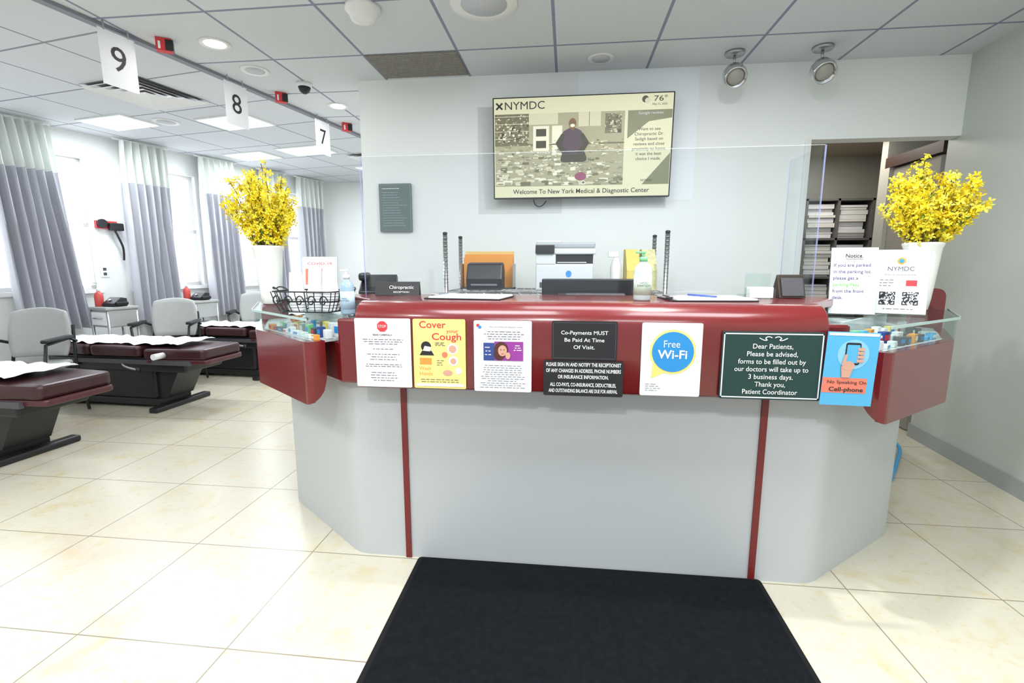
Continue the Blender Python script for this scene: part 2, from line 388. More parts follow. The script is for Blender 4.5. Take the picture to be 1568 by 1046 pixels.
# sneeze guard
e=empty('plexiglass_sneeze_guard',(0,2.19,1.1155))
box('panel',-.94,1.03,-.002,.003,0.0,.615,PLEXI,e)
box('edge_right',1.03,1.034,-.003,.004,0,.615,EDGE,e); box('edge_left',-.943,-.94,-.003,.004,0,.615,EDGE,e); box('edge_top',-.94,1.03,-.002,.003,.615,.617,mat('plexi_edge_top',(.66,.70,.72),.3,noise=.05,alpha=.3),e)
box('side_panel',1.022,1.026,.01,.30,-.0,.615,PLEXI,e); box('side_edge',1.022,1.026,.30,.304,0,.615,EDGE,e)
for x in (-.8,.0,.78): box('foot',x-.04,x+.04,-.03,.03,0,.01,GLASS,e)

# ---------------- signs on desk front ----------------
YS=1.7145
def sign(name,x0,x1,z0,z1,m,clip=.006,t=.002):
    e=empty(name,((x0+x1)/2,YS,(z0+z1)/2)); w=(x1-x0)/2; h=(z1-z0)/2
    prism_y('sheet',rounded([(-w,-h),(w,-h),(w,h),(-w,h)],clip,True,2),-t,0,m,e)
    return e,w,h
e,w,h=sign('notice_poster',-.787,-.572,.795,1.055,PAPER)
pts=[(math.cos(math.pi/8+k*math.pi/4)*.021,math.sin(math.pi/8+k*math.pi/4)*.021+.1) for k in range(8)]
prism_y('stop_octagon',pts,-.0035,-.002,REDP,e); text(e,'STOP',0,.1,.015,WHITE,-.004,w=.03)
text(e,'READ CAREFULLY',0,.068,.009,INK,-.003,w=.075,bold=.0003)
lines(e,-.085,.085,.03,.055,3,INKG,-.003); lines(e,-.05,.05,.01,.02,1,INKG,-.003); lines(e,-.075,.075,-.03,0,3,INKG,-.003)
lines(e,-.08,.08,-.055,-.04,2,INKG,-.003); lines(e,-.06,.06,-.11,-.07,4,INKG,-.003)
e,w,h=sign('cough_poster',-.563,-.366,.795,1.055,YEL)
plate('print_area',-.092,.092,-.124,.124,mat('sign_yellow_b',(.82,.70,.24),.6,noise=.05),e,-.002,.0005)
text(e,'Cover',-.025,.108,.036,REDP,-.003,w=.10,bold=.0008); text(e,'your',.05,.086,.02,REDP,-.003,w=.045); text(e,'Cough',.028,.064,.036,REDP,-.003,w=.11,bold=.0008)
disc('head_icon',-.05,.028,.019,INK,e,-.0025); prism_y('shoulders',[(-.075,-.005),(-.02,-.005),(-.03,.012),(-.065,.012)],-.0035,-.0025,INK,e)
prism_y('tissue',[(-.062,.012),(-.035,.010),(-.03,.026),(-.055,.03)],-.0045,-.0035,WHITE,e)
plate('sleeve_icon',-.075,-.03,-.04,-.015,ORG,e,-.002,.001); disc('hand_icon',.05,.02,.020,WHITE,e,-.0025); disc('hand',.05,.02,.014,SKIN,e,-.0035); disc('pictogram',.052,-.025,.018,WHITE,e,-.0025); disc('pictogram_b',.052,-.025,.011,SKIN,e,-.0035); disc('pictogram_c',.02,-.002,.011,SALM,e,-.0025)
text(e,'Wash',-.055,-.055,.02,ORG,-.003,w=.045); text(e,'Hands',-.052,-.075,.02,ORG,-.003,w=.05)
disc('hands_icon',.03,-.07,.018,SKIN,e,-.0025,sz=.6); disc('hands_icon2',.07,-.062,.012,WHITE,e,-.0025)
plate('print_bar',-.09,.09,-.122,-.112,PAPER,e,-.0025,.001); lines(e,-.09,.09,-.109,-.092,2,INKG,-.0035); lines(e,-.015,.03,.03,.045,3,INKG,-.0035,False); lines(e,-.01,.02,-.045,-.02,3,INKG,-.0035,False)
e,w,h=sign('clinic_letter',-.335,-.124,.79,1.052,PAPER)
disc('logo',-.09,.113,.006,REDP,e,-.002); disc('logo_b',-.083,.107,.006,BLUE,e,-.0021); text(e,'New York Medical & Diagnostic Center',.012,.108,.007,INKG,-.003,w=.12)
lines(e,-.07,.08,.06,.095,4,INKG,-.003); plate('photo_left',-.07,-.03,-.015,.05,NAVY,e,-.002); plate('photo_right',-.03,.075,-.015,.055,PURP,e,-.0021)
HB=mat('hair_brown',(.08,.02,.015),.6,noise=.1)
disc('hair',-.005,.026,.026,HB,e,-.0043,sz=1.1); disc('hair_low',-.012,.008,.02,HB,e,-.0044,sz=1.1); disc('face',.0,.022,.016,SKIN,e,-.0056,sz=1.25); 
for q in (-.006,.006): disc('eye',q,.026,.002,INK,e,-.0068,sz=.6)
plate('mouth',-.004,.004,.010,.012,REDP,e,-.0068,.0004); disc('hand',.020,.004,.009,SKIN,e,-.0058,sz=1.4)
lines(e,.04,.07,.02,.045,3,WHITE,-.0048,th=.003); lines(e,-.066,-.04,.0,.04,3,WHITE,-.0048,th=.003); lines(e,-.085,.085,-.12,-.03,11,INKG,-.003,th=.0018)
e,w,h=sign('copayment_sign',-.052,.178,.914,1.054,BLACK)
for x0,x1,z0,z1 in ((-.11,.11,.063,.0645),(-.11,.11,-.0645,-.063),(-.11,-.1085,-.0645,.0645),(.1085,.11,-.0645,.0645)): plate('border',x0,x1,z0,z1,INKG,e,-.002,.0006)
for i,(s,ww) in enumerate((('Co-Payments MUST',.165),('Be Paid At Time',.14),('Of Visit.',.075))): text(e,s,0,.028-.026*i,.019,WHITE,-.003,w=ww,bold=.0003)
e,w,h=sign('patient_notice_sign',-.08,.203,.782,.912,BLACK,t=.004)
for i,(s,ww) in enumerate((('PLEASE SIGN IN AND NOTIFY THE RECEPTIONIST',.265),('OF ANY CHANGES IN ADDRESS, PHONE NUMBERS',.265),('OR INSURANCE INFORMATION.',.18),('ALL CO-PAYS, CO-INSURANCE, DEDUCTIBLES,',.235),('AND OUTSTANDING BALANCE ARE DUE FOR ARRIVAL',.245))):
    text(e,s,0,.05-.0225*i-(.006 if i>2 else 0),.0185,WHITE,-.006,w=ww,bold=.0006)
e,w,h=sign('wifi_sign',.262,.467,.792,1.052,PAPER)
disc('ring',.005,.028,.079,YEL,e,-.002); disc('bubble',.005,.028,.071,BLUE,e,-.003)
prism_y('bubble_tail',[(-.062,-.01),(-.015,-.045),(-.066,-.068)],-.0028,-.002,YEL,e)
text(e,'Free',.0,.055,.036,WHITE,-.005,w=.055); text(e,'Wi-Fi',.005,.018,.042,WHITE,-.005,w=.10,bold=.0015)
lines(e,-.085,-.02,-.115,-.085,4,INKG,-.003,False,th=.0016)
e,w,h=sign('patient_forms_sign',.532,.862,.790,1.026,GRN,t=.006)
for x0,x1,z0,z1 in ((-w+.004,w-.004,h-.009,h-.005),(-w+.004,w-.004,-h+.005,-h+.009),(-w+.004,-w+.008,-h+.005,h-.005),(w-.008,w-.004,-h+.005,h-.005)): plate('border',x0,x1,z0,z1,PAPER,e,-.006,.001)
for sx in (-1,1):
    tube('ornament',[(sx*(.0+.005),-.0075,.098),(sx*.015,-.0075,.104),(sx*.028,-.0075,.096),(sx*.018,-.0075,.090),(sx*.03,-.0075,.088),(sx*.045,-.0075,.097)],.0016,PAPER,e,smooth=True)
for i,(s,ww) in enumerate((('Dear Patients,',.13),('Please be advised,',.165),('forms to be filled out by',.22),('our doctors will take up to',.24),('3 business days.',.145),('Thank you,',.10),('Patient Coordinator',.18))):
    text(e,s,0,.068-.0265*i,.024,WHITE,-.008,w=ww,bold=.0003)
e=empty('cell_phone_sign',(.944,1.703,.905),rot=(0,math.radians(1.5),math.radians(2))); w,h=.083,.125
plate('sheet',-w,w,-h,h,LBLUE,e); plate('header',-w+.004,w-.004,h-.012,h-.003,PAPER,e,-.002,.001)
disc('backdrop',.005,.05,.05,mat('pale_blue',(.25,.55,.78),.6,noise=.02),e,-.002)
prism_y('phone_outline',rrect(-.022,.026,.015,.09,.008),-.004,-.003,INK,e); prism_y('phone_screen',rrect(-.018,.022,.022,.083,.003),-.005,-.004,LBLUE,e)
for k in range(4): prism_y('finger',rrect(.016,.038,.025+.013*k,.035+.013*k,.004,3),-.0062,-.0052,SKIN,e)
prism_y('thumb',rounded([(-.03,.015),(-.02,.01),(-.014,.05),(-.022,.052)],.004,True,3),-.0064,-.0054,SKIN,e)
disc('palm',-.008,.012,.02,SKIN,e,-.005,sz=.8); prism_y('wrist',[(-.03,.01),(.01,.01),(.0,-.028),(-.025,-.028)],-.0055,-.0045,SKIN,e)
text(e,'No Speaking On',-.005,-.045,.016,INK,-.004,w=.125); text(e,'Cell-phone',-.005,-.07,.02,INK,-.004,w=.11,bold=.0005)
plate('stripe_salmon',-w,.06,-.082,-.03,SALM,e,-.002,.0008)

# ---------------- TV ----------------
tv=empty('wall_television',(.075,3.50,2.04),rot=(math.radians(3),0,0))
tv.scale=(.985,1,.945)
box('bezel',-.612,.612,-.02,.03,-.35,.35,BLACK,tv,bevel=.004); box('rear_housing',-.4,.4,.03,.07,-.25,.2,BLACK,tv,bevel=.01); box('bracket',-.15,.15,.06,.115,-.12,.12,DGREY,tv)
def em(n,c,s=1.0): 
    return mat(n,c,.4,emit=c,estr=s,noise=.01)
SC=em('screen_cream',(.50,.49,.33),.65); INKS=em('screen_ink',(.02,.02,.018),.1)
box('screen',-.603,.603,-.0215,-.020,-.341,.341,SC,tv)
WCAB=em('scr_cab',(.48,.46,.32),.55); KD=em('scr_dark',(.045,.042,.022),.3); SK=em('scr_skin',(.16,.08,.035),.4); PK=em('scr_shirt',(.07,.045,.06),.4); MID=em('scr_mid',(.20,.19,.115),.5); MID2=em('scr_mid2',(.30,.285,.18),.5); MID3=em('scr_mid3',(.12,.11,.06),.5)
SCW=em('scr_white',(.60,.59,.46),.55)
def sp(n,x0,x1,z0,z1,mm,y=-.0228): plate(n,x0,x1,z0,z1,mm,tv,y,.0008)
sp('photo_back',-.597,.29,-.262,.235,MID2,-.0215)
sp('kitchen_wall',-.597,.29,.03,.235,MID2,-.0222)
def clutter(n,x0,x1,z0,z1,cnt,smin,smax,mats,y0,seed,asp=1.):
    r=random.Random(seed); v=[];f=[];mi=[]
    for k in range(cnt):
        t=k/cnt; z=z1+(z0-z1)*t+r.uniform(-.01,.01); x=r.uniform(x0,x1); s=smin+(smax-smin)*t; w_=s*r.uniform(.5,1.3); h_=s*asp*r.uniform(.4,1.)
        w_=min(w_,x-x0,x1-x); 
        if w_<.002: continue
        z=max(z0+h_,min(z1-h_*.2,z)); b=len(v); y=y0-k*4e-6; sk=r.uniform(-.3,.3)*h_
        if r.random()<.35: v+= [(x-w_,y,z-h_),(x+w_,y,z-h_+sk),(x+w_,y,z+h_+sk),(x-w_,y,z+h_)]; f.append((b,b+1,b+2,b+3)); mi.append(r.randrange(len(mats)))
        else:
            for rad,dz in ((1.,0),(.62,.12)):
                b=len(v); y-=2e-6
                for q in range(12): a=2*math.pi*q/12; v.append((x+w_*rad*math.cos(a),y,z+h_*dz+h_*.8*rad*math.sin(a)))
                f.append(tuple(range(b,b+12))); mi.append(r.randrange(len(mats)))
    mesh(n,v,f,mats,tv,mi=mi)
sp('cabinet_upper_left',-.36,-.16,.16,.235,WCAB,-.0230); sp('cabinet_upper_right',-.02,.13,.14,.235,WCAB,-.0230); sp('cab_split',.05,.054,.14,.235,MID3,-.0234); sp('fridge',-.20,-.13,-.05,.15,SCW,-.0231); sp('counter_top',-.597,.29,.02,.03,MID3,-.0231)
sp('shelf_back',-.597,-.36,.03,.235,MID3,-.0230)
for z in (.07,.12,.17,.22): sp('shelf_line',-.597,-.36,z-.004,z,WCAB,-.0234)
clutter('shelf_jars',-.597,-.36,.04,.23,130,.006,.010,[MID,WCAB,SCW,MID2,KD],-.0240,1,1.2)
sp('window_right',.16,.27,.09,.22,MID3,-.0230); clutter('shelf_jars_right',.16,.27,.09,.22,60,.006,.010,[KD,MID,WCAB,MID2],-.0238,2,1.3)
sp('oven',-.33,-.22,-.02,.15,SCW,-.0244); sp('oven_window',-.31,-.24,.08,.13,KD,-.0250); sp('oven_low',-.31,-.24,.0,.05,KD,-.0250)
clutter('floor_goods',-.597,.29,-.26,.05,430,.009,.030,[SCW,MID,MID3,WCAB,MID2,MID,WCAB,MID2],-.0246,3,.55)
MX=-.06
prism_y('man_legs',rounded([(MX-.09,-.10),(MX+.11,-.10),(MX+.08,-.02),(MX-.06,-.02)],.03),-.0284,-.0280,KD,tv)
prism_y('man_body',rounded([(MX-.07,-.05),(MX+.075,-.05),(MX+.085,.06),(MX+.06,.11),(MX+.02,.13),(MX-.02,.13),(MX-.06,.11),(MX-.09,.06)],.02),-.0290,-.0286,PK,tv)
for sx in (-1,1): prism_y('man_arm',rounded([(MX+sx*.07,.10),(MX+sx*.115,.03),(MX+sx*.08,-.03),(MX+sx*.035,-.045),(MX+sx*.03,-.028),(MX+sx*.075,.02),(MX+sx*.05,.08)][::sx],.012),-.0295,-.0292,KD,tv)
disc('man_neck',MX,.13,.015,SK,tv,-.0292,.0003); disc('man_head',MX,.162,.025,SK,tv,-.0296,.0004,sz=1.3); disc('man_beard',MX,.146,.016,SCW,tv,-.0301,.0003,sz=.7)
for q in (-.010,.010): disc('man_eye',MX+q,.168,.003,KD,tv,-.0301,.0003,12)
disc('pot',.0,-.2,.04,em('scr_pink',(.22,.05,.10),.5),tv,-.0295,.0006,sz=.7)
text(tv,'NYMDC',-.39,.288,.075,INKS,-.0235,w=.27) 
for a in (0,90): box('logo_cross',-.03,.03,-.001,0,-.006,.006,INKS,tv,loc=(-.565,-.022,.29),rot=(0,math.radians(a+45),0))
text(tv,'76°',.52,.305,.05,INKS,-.0235,w=.085); text(tv,'May 31, 2025',.515,.27,.018,INKS,-.0235); disc('weather_icon',.42,.305,.022,KD,tv,-.0222); disc('weather_icon_b',.435,.295,.018,WCAB,tv,-.0232)
TRI=em('scr_olive',(.15,.16,.085),.5)
prism_y('chevron_top',[(.31,.235),(.60,.235),(.60,.18),(.45,.16),(.31,.05)],-.0225,-.0216,TRI,tv); prism_y('chevron_low',[(.60,-.262),(.60,-.05),(.42,-.262)],-.0225,-.0216,TRI,tv)
text(tv,'Google reviews',.46,.215,.026,WHITE,-.0235)
for i,s in enumerate(('Want to see','Chiropractic Dr.','Sadigh based on','reviews and close','proximity to home','it was the best','choice I made.')): text(tv,s,.455,.11-.033*i,.029,INKS,-.0235)
text(tv,'NYMDC',.45,-.235,.022,INKS,-.0235)
text(tv,'Welcome To New York Medical & Diagnostic Center',0,-.302,.045,INKS,-.0235,w=.93,bold=.0006)
tube('power_cable',[(-.33,.05,-.35),(-.33,.06,-.39),(-.27,.07,-.41),(-.24,.06,-.36)],.004,BLACK,tv,smooth=True)

# directory board
e=empty('directory_board',(-1.285,3.615,1.67)); e.scale=(.95,.86,.92)
FR=mat('board_frame',(.16,.20,.20),.4,metal=.3,noise=.05); IN=mat('board_inner',(.12,.17,.17),.5,noise=.05)
box('frame',-.13,.13,-.03,.0,-.19,.19,FR,e,bevel=.005); plate('felt',-.115,.115,-.175,.175,IN,e,-.03,.001)
BT=mat('board_text',(.33,.39,.39),.5,noise=.05)
lines(e,-.10,.10,-.15,.13,14,BT,-.0325,False,th=.005); lines(e,-.1,.1,.14,.16,1,WHITE,-.0325,False,th=.006)
for z in (-.06,.06): plate('divider',-.115,.115,z,z+.004,FR,e,-.031,.002)

# ---------------- flowers ----------------
STEM=mat('stem',(.13,.10,.04),.7,noise=.2); LEAF=mat('leaf',(.10,.26,.04),.6,noise=.2)
PET=mat('petal',(.98,.74,.015),.5,noise=.08,nscale=60); PET2=mat('petal_light',(1.,.88,.09),.5,noise=.06,nscale=60)
def flowers(loc,rad,hgt,seed,lean=0):
    rnd=random.Random(seed)
    e=empty('forsythia_vase',loc)
    prof=[(.040,0),(.046,.004),(.052,.05),(.058,.12),(.064,.2),(.069,.27),(.075,.285),(.077,.292),(.073,.297),(.066,.29),(.058,.2),(.045,.05),(.01,.04)]
    lathe('vase',prof,CER,e,seg=36)
    v=[];f=[];mi=[]
    def quad(a,b,c,d,k):
        n=len(v); v.extend([a,b,c,d]); f.append((n,n+1,n+2,n+3)); mi.append(k)
    for s in range(44):
        stray=s>37
        az=rnd.uniform(0,2*math.pi); u=rnd.random()**.6; sp_=rad*u*(1.25 if stray else 1); H=hgt*rnd.uniform(.72,1.)*math.sqrt(max(.15,1-.75*u*u))*(1.08 if stray else 1)
        p0=Vector((math.cos(az)*.03,math.sin(az)*.03,.26)); p1=Vector((math.cos(az)*sp_*.6,math.sin(az)*sp_*.6,.29+H*.45)); p2=Vector((math.cos(az)*sp_+lean,math.sin(az)*sp_,.29+H))
        last=None
        for i in range(15):
            t=i/14; p=p0*(1-t)**2+p1*2*t*(1-t)+p2*t*t
            p=p+Vector((rnd.uniform(-1,1),rnd.uniform(-1,1),rnd.uniform(-1,1)))*.006
            if last is not None:
                w=Vector((.002,0,0)); w2=Vector((0,.002,0)); quad(last-w,last+w,p+w,p-w,0); quad(last-w2,last+w2,p+w2,p-w2,0)
            last=p
            if t>.2:
                for q in range(4 if t>.4 else 2):
                    c=p+Vector((rnd.gauss(0,.011),rnd.gauss(0,.011),rnd.gauss(0,.010)))
                    n=Vector((rnd.gauss(0,1),rnd.gauss(0,1),rnd.gauss(0,1)+.3)).normalized()
                    t1=n.orthogonal().normalized(); t2=n.cross(t1); sz=rnd.uniform(.013,.021); k=rnd.choice((1,1,2))
                    for pq in range(4):
                        an=pq*math.pi/2+.3; d=t1*math.cos(an)+t2*math.sin(an); sd=n.cross(d)
                        quad(c,c+d*sz*.55+sd*sz*.3+n*sz*.25,c+d*sz+n*sz*.35,c+d*sz*.55-sd*sz*.3+n*sz*.25,k)
            if rnd.random()<.22:
                d=Vector((rnd.gauss(0,1),rnd.gauss(0,1),rnd.gauss(0,.6))).normalized()*.035; sd=d.cross(Vector((0,0,1))).normalized()*.007
                quad(p,p+d*.5+sd,p+d,p+d*.5-sd,3)
    mesh('blossoms',v,f,[STEM,PET,PET2,LEAF],e,mi=mi)
flowers((-1.54,2.38,1.0505),.18,.40,3,-.02)
flowers((1.56,2.37,1.0505),.175,.36,11,.01)

# ---------------- things on the desk ----------------
def clipboard(loc,rz,pen):
    e=empty('clipboard',loc,rz)
    prism('board',rrect(-.115,.115,-.16,.16,.012),0,.004,BLACK,e)
    box('sheets',-.105,.105,-.155,.14,.004,.010,PAPER,e); box('clip',-.05,.05,.12,.155,.010,.018,STEEL,e,bevel=.003)
    if pen: cyl('pen',.004,.14,mat('pen_blue',(.05,.1,.4),.3,noise=.02),e,(-.06,-.02,.015),(0,math.radians(90),.5))
clipboard((-.40,1.98,1.1155),math.radians(82),False)
clipboard((.54,1.98,1.1155),math.radians(95),True)

def bottle(name,loc,r,h,body,cap,label,liquid=None):
    e=empty(name,loc)
    lathe('bottle',[(r*.9,0),(r,.006),(r,h*.6),(r*.85,h*.7),(r*.4,h*.78),(r*.38,h*.82)],body,e)
    lathe('collar',[(r*.45,h*.80),(r*.45,h*.88),(r*.25,h*.89)],cap,e)
    cyl('pump_stem',r*.12,h*.1,cap,e,(0,0,h*.88)); box('pump_head',-r*.9,r*.25,-r*.2,r*.2,h*.96,h,cap,e,bevel=.002)
    lathe('label',[(r*1.02,h*.12),(r*1.02,h*.52)],label,e,seg=28)
    text(e,'HAND\nSANITIZER',0,h*.34,r*.32,INK,-r*1.06)
GEL=mat('gel_clear',(.55,.66,.66),.15,noise=.05)
bottle('hand_sanitizer_bottle',(.285,1.90,1.1155),.033,.185,GEL,LGRN,mat('label_green',(.55,.72,.58),.5,noise=.15,nscale=40))
bottle('hand_sanitizer_bottle',(-.885,1.875,1.0515),.028,.18,mat('gel_blue',(.30,.42,.52),.15,noise=.05),WHITE,mat('label_blue',(.45,.60,.75),.5,noise=.15,nscale=40))

e=empty('desk_name_plate',(-.76,2.12,1.1155),math.radians(4))
prism_x('wedge',[(-.02,0),(.02,0),(.006,.06),(-.002,.06)],-.10,.10,BLACK,e); text(e,'Chiropractic',.02,.035,.022,WHITE,-.014,w=.11,rot=(math.radians(73),0,0)); text(e,'RECEPTION',.02,.014,.010,WHITE,-.019,w=.07,rot=(math.radians(73),0,0))
e=empty('business_card_holder',(.78,2.08,1.1155))
box('acrylic',-.05,.05,-.03,.03,0,.04,GLASS,e); box('acrylic_back',-.05,.05,.03,.033,0,.10,GLASS,e); box('cards',-.045,.045,-.02,.02,.003,.045,PAPER,e)
e=empty('calendar_stand',(.91,2.12,1.1155),math.radians(8))
BRD=mat('dark_brown',(.035,.025,.02),.4,noise=.1)
prism_x('easel',[(-.03,0),(.04,0),(.008,.095),(.0,.095)],-.055,.055,BRD,e,bevel=.003); box('card',-.045,.045,-.002,0,.01,.085,DGREY,e,loc=(0,-.033,0),rot=(math.radians(-17),0,0))
e=empty('desk_telephone',(-.98,2.45,.7505),math.radians(15))
box('riser',-.12,.12,-.10,.10,0,.34,DGREY,e,bevel=.006); prism_x('body',[(-.10,.34),(.10,.34),(.10,.44),(.06,.45),(-.10,.37)],-.09,.09,BLACK,e,bevel=.006); box('handset',-.09,-.05,-.09,.09,.42,.46,BLACK,e,bevel=.012)

e=empty('wire_basket',(-1.09,1.99,1.0515),math.radians(-6))
for z,s in ((.0,.8),(.045,.92),(.085,1.)):
    tube('ring',[(x*s,y*s,z+.003) for x,y in rounded([(-.145,-.10),(.145,-.10),(.145,.10),(-.145,.10)],.04)],.003,BLACK,e,cyclic=True)
for k in range(26):
    a=2*math.pi*k/26; x=max(-.145,min(.145,.19*math.cos(a))); y=max(-.10,min(.10,.14*math.sin(a)))
    tube('wire',[(x*.8,y*.8,.003),(x*.93,y*.93,.045),(x,y,.088)],.002,BLACK,e)
for k in range(5):
    cx=-.11+.055*k; tube('scroll',[(cx+.022*math.cos(a*.7)*(1-a/14),-.102,.05+.026*math.sin(a*.7)*(1-a/14)) for a in range(11)],.0028,BLACK,e,smooth=True)
for sx in (-1,1): tube('scroll_handle',[(sx*.145,-.03,.085),(sx*.18,-.03,.11),(sx*.20,0,.09),(sx*.18,.03,.11),(sx*.145,.03,.085)],.003,BLACK,e,smooth=True)
e2=empty('paper_cup_stack',(-1.09,1.99,1.056))
CUP=mat('cup_plastic',(.74,.75,.76),.4,noise=.01)
for x,y,n in ((-.078,.0,5),(.0,.02,7),(.075,.0,7)):
    for k in range(n):
        z=.012*k; lathe('cup',[(.036,z),(.0365,z+.004),(.034,z+.008),(.026,z+.112),(.024,z+.115)],CUP,e2,(x,y,0))

def tentsign(name,loc,rz,w,h,body):
    e=empty(name,loc,rot=(math.radians(-8),0,rz))
    plate('sheet',-w/2,w/2,.004,h,PAPER,e,0,.002)
    box('acrylic_back',-w/2-.003,w/2+.003,.001,.003,0,h+.004,GLASS,e)
    box('foot',-w/2,w/2,-.002,.08,-.0,.004,GLASS,e,rot=(math.radians(8),0,0)); body(e); return e
PTX=mat('ink_violet',(.06,.05,.16),.6,noise=.05)
def b1(e):
    text(e,'Notice.',0,.235,.022,INK,-.003,w=.06,bold=.0006); plate('underline',-.03,.03,.222,.2235,INK,e,-.002,.0008)
    for i,(s,mm) in enumerate((('If you are parked',PTX),('in the parking lot',PTX),('please get a',PTX),('parking Pass',LTXT),('from the front',PTX),('desk.',PTX))): text(e,s,-.07,.198-.026*i,.0185,mm,-.003,align='LEFT',bold=.0003)
def qr(e,x,z,s):
    v=[];f=[];n=13
    for i in range(n):
        for j in range(n):
            c=(i<4 and j<4) or (i>8 and j<4) or (i<4 and j>8)
            on=random.random()<.5
            if c: ii=i if i<4 else n-1-i; jj=j if j<4 else n-1-j; on=(ii in(0,) or jj in (0,) or (ii==2 and jj==2) or ii==3 or jj==3)
            if on:
                a=x+s*(i/n-.5);b=z+s*(j/n-.5);k=len(v); v+=[(a,-.003,b),(a+s/n,-.003,b),(a+s/n,-.003,b+s/n),(a,-.003,b+s/n)]; f.append((k,k+1,k+2,k+3))
    mesh('qr_code',v,f,INK,e)
def b2(e):
    disc('logo',0,.215,.014,ORG,e,-.002); disc('logo_b',0,.215,.008,BLUE,e,-.003); text(e,'NYMDC',0,.183,.024,INKG,-.003,w=.085)
    text(e,'Scan to leave a review',0,.160,.010,INKG,-.003,w=.10); plate('red_badge',.02,.055,.115,.138,REDP,e,-.002,.001)
    lines(e,-.065,.0,.11,.145,3,INKG,-.003,False); qr(e,-.037,.065,.052); qr(e,.037,.065,.052); lines(e,-.07,.07,.015,.03,1,INKG,-.003)
tentsign('parking_notice_stand',(1.13,2.07,1.0525),math.radians(-12),.16,.268,b1)
tentsign('clinic_qr_stand',(1.318,2.10,1.0525),math.radians(-22),.18,.26,b2)
def b3(e):
    plate('red_photo',-.07,.03,.10,.18,SALM,e,-.002,.001); text(e,'COVID-19',.0,.205,.018,REDP,-.003,w=.12); lines(e,-.07,.07,.02,.09,6,INKG,-.003)
tentsign('flyer_stand',(-1.24,2.32,1.0525),math.radians(10),.17,.24,b3)

def monitor(loc,rz):
    e=empty('computer_monitor',loc,rz)
    box('bezel',-.27,.27,-.015,.015,.10,.43,BLACK,e,bevel=.006); box('rear_shell',-.15,.15,-.04,-.015,.15,.36,DGREY,e,bevel=.01); box('screen',-.26,.26,.015,.017,.11,.42,em('monitor_glow',(.1,.15,.25),.3),e)
    box('stand',-.03,.03,-.02,.01,.01,.2,BLACK,e,bevel=.004); prism('foot',rrect(-.13,.13,-.10,.10,.03),0,.012,BLACK,e)
monitor((.14,2.50,.7505),0); 
rack=empty('wire_shelf_rack',(.0,0,0))
xs=(-.73,.56)
for x in xs:
    for y in (2.88,3.30):
        cyl('post',.0135,1.43,CHROME,rack,(x,y,0),seg=16)
        for k in range(14): cyl('groove',.0145,.004,STEEL,rack,(x,y,1.12+.022*k),seg=16)
        lathe('cap',[(.014,0),(.014,.01),(.006,.014)],BLACK,rack,(x,y,1.43))
for z in (.45,1.09):
    tube('frame',[(xs[0],2.88,z),(xs[1],2.88,z),(xs[1],3.30,z),(xs[0],3.30,z)],.005,CHROME,rack,cyclic=True)
    tube('frame_low',[(xs[0],2.88,z-.03),(xs[1],2.88,z-.03),(xs[1],3.30,z-.03),(xs[0],3.30,z-.03)],.004,CHROME,rack,cyclic=True)
    for k in range(1,26): x=xs[0]+(xs[1]-xs[0])*k/26; tube('wire',[(x,2.88,z+.004),(x,3.30,z+.004)],.002,CHROME,rack)
    for k in range(12): x=xs[0]+(xs[1]-xs[0])*(k+.5)/12; tube('zigzag',[(x-.05,2.88,z),(x,2.88,z-.03),(x+.05,2.88,z)],.002,CHROME,rack)
ZR=1.097
p=empty('laser_printer',(-.02,3.08,ZR),0); p.scale=(.86,.86,1.)
PW=mat('printer_white',(.66,.68,.68),.4,noise=.01)
box('lower_body',-.20,.20,-.17,.19,.0,.16,PW,p,bevel=.012); box('tray_slot',-.17,.17,-.175,-.168,.02,.05,DGREY,p)
box('output_bay',-.195,.195,-.15,.18,.16,.215,BLACK,p); box('output_lip',-.2,-.06,-.172,.18,.155,.215,PW,p,bevel=.006); box('side_post',.17,.20,-.1,.18,.16,.22,PW,p)
box('scanner_bed',-.205,.215,-.17,.19,.215,.25,PW,p,bevel=.008); box('lid',-.20,.21,-.16,.19,.25,.285,mat('printer_lid',(.38,.40,.41),.4,noise=.02),p,bevel=.01)
box('adf',-.2,-.02,-.1,.15,.285,.30,PW,p,bevel=.008)
box('control_panel',-.20,-.07,-.19,-.165,.22,.27,BLACK,p,bevel=.004); disc('logo',.03,.10,.02,em('logo_blue',(.05,.25,.6),.2),p,-.1705,.001); plate('paper_sheet',-.05,.15,.165,.17,PAPER,p,-.12,.05)
e=empty('file_bin',(-.51,3.06,ZR))
for k,(mm,dy,hh) in enumerate(((ORG,.09,.22),(ORG,.06,.20),(mat('folder_manila',(.75,.50,.16),.6,noise=.05),.12,.24))): box('folder',-.16,.16,dy,dy+.01,0,hh,mm,e)
box('bin_base',-.17,.17,.0,.14,0,.01,DGREY,e); box('bin_side',-.17,-.165,.0,.14,0,.16,STEEL,e); box('bin_side_b',.165,.17,.0,.14,0,.16,STEEL,e)
e=empty('label_printer',(-.50,2.96,ZR))
prism_x('shell',[(-.07,0),(.07,0),(.07,.12),(.03,.17),(-.03,.16),(-.07,.07)],-.11,.11,BLACK,e,bevel=.01); plate('slot',-.08,.08,.03,.04,STEEL,e,-.071,.002)
e=empty('magazine_file',(.46,3.16,ZR))
prism_x('file_a',[(-.12,0),(.10,0),(.10,.25),(.0,.25),(-.12,.12)],-.10,-.02,mat('file_yellow',(.7,.55,.14),.6,noise=.2,nscale=30),e); prism_x('file_b',[(-.12,0),(.10,0),(.10,.25),(.0,.25),(-.12,.12)],.0,.08,mat('file_pattern',(.62,.58,.30),.6,noise=.4,nscale=50),e)
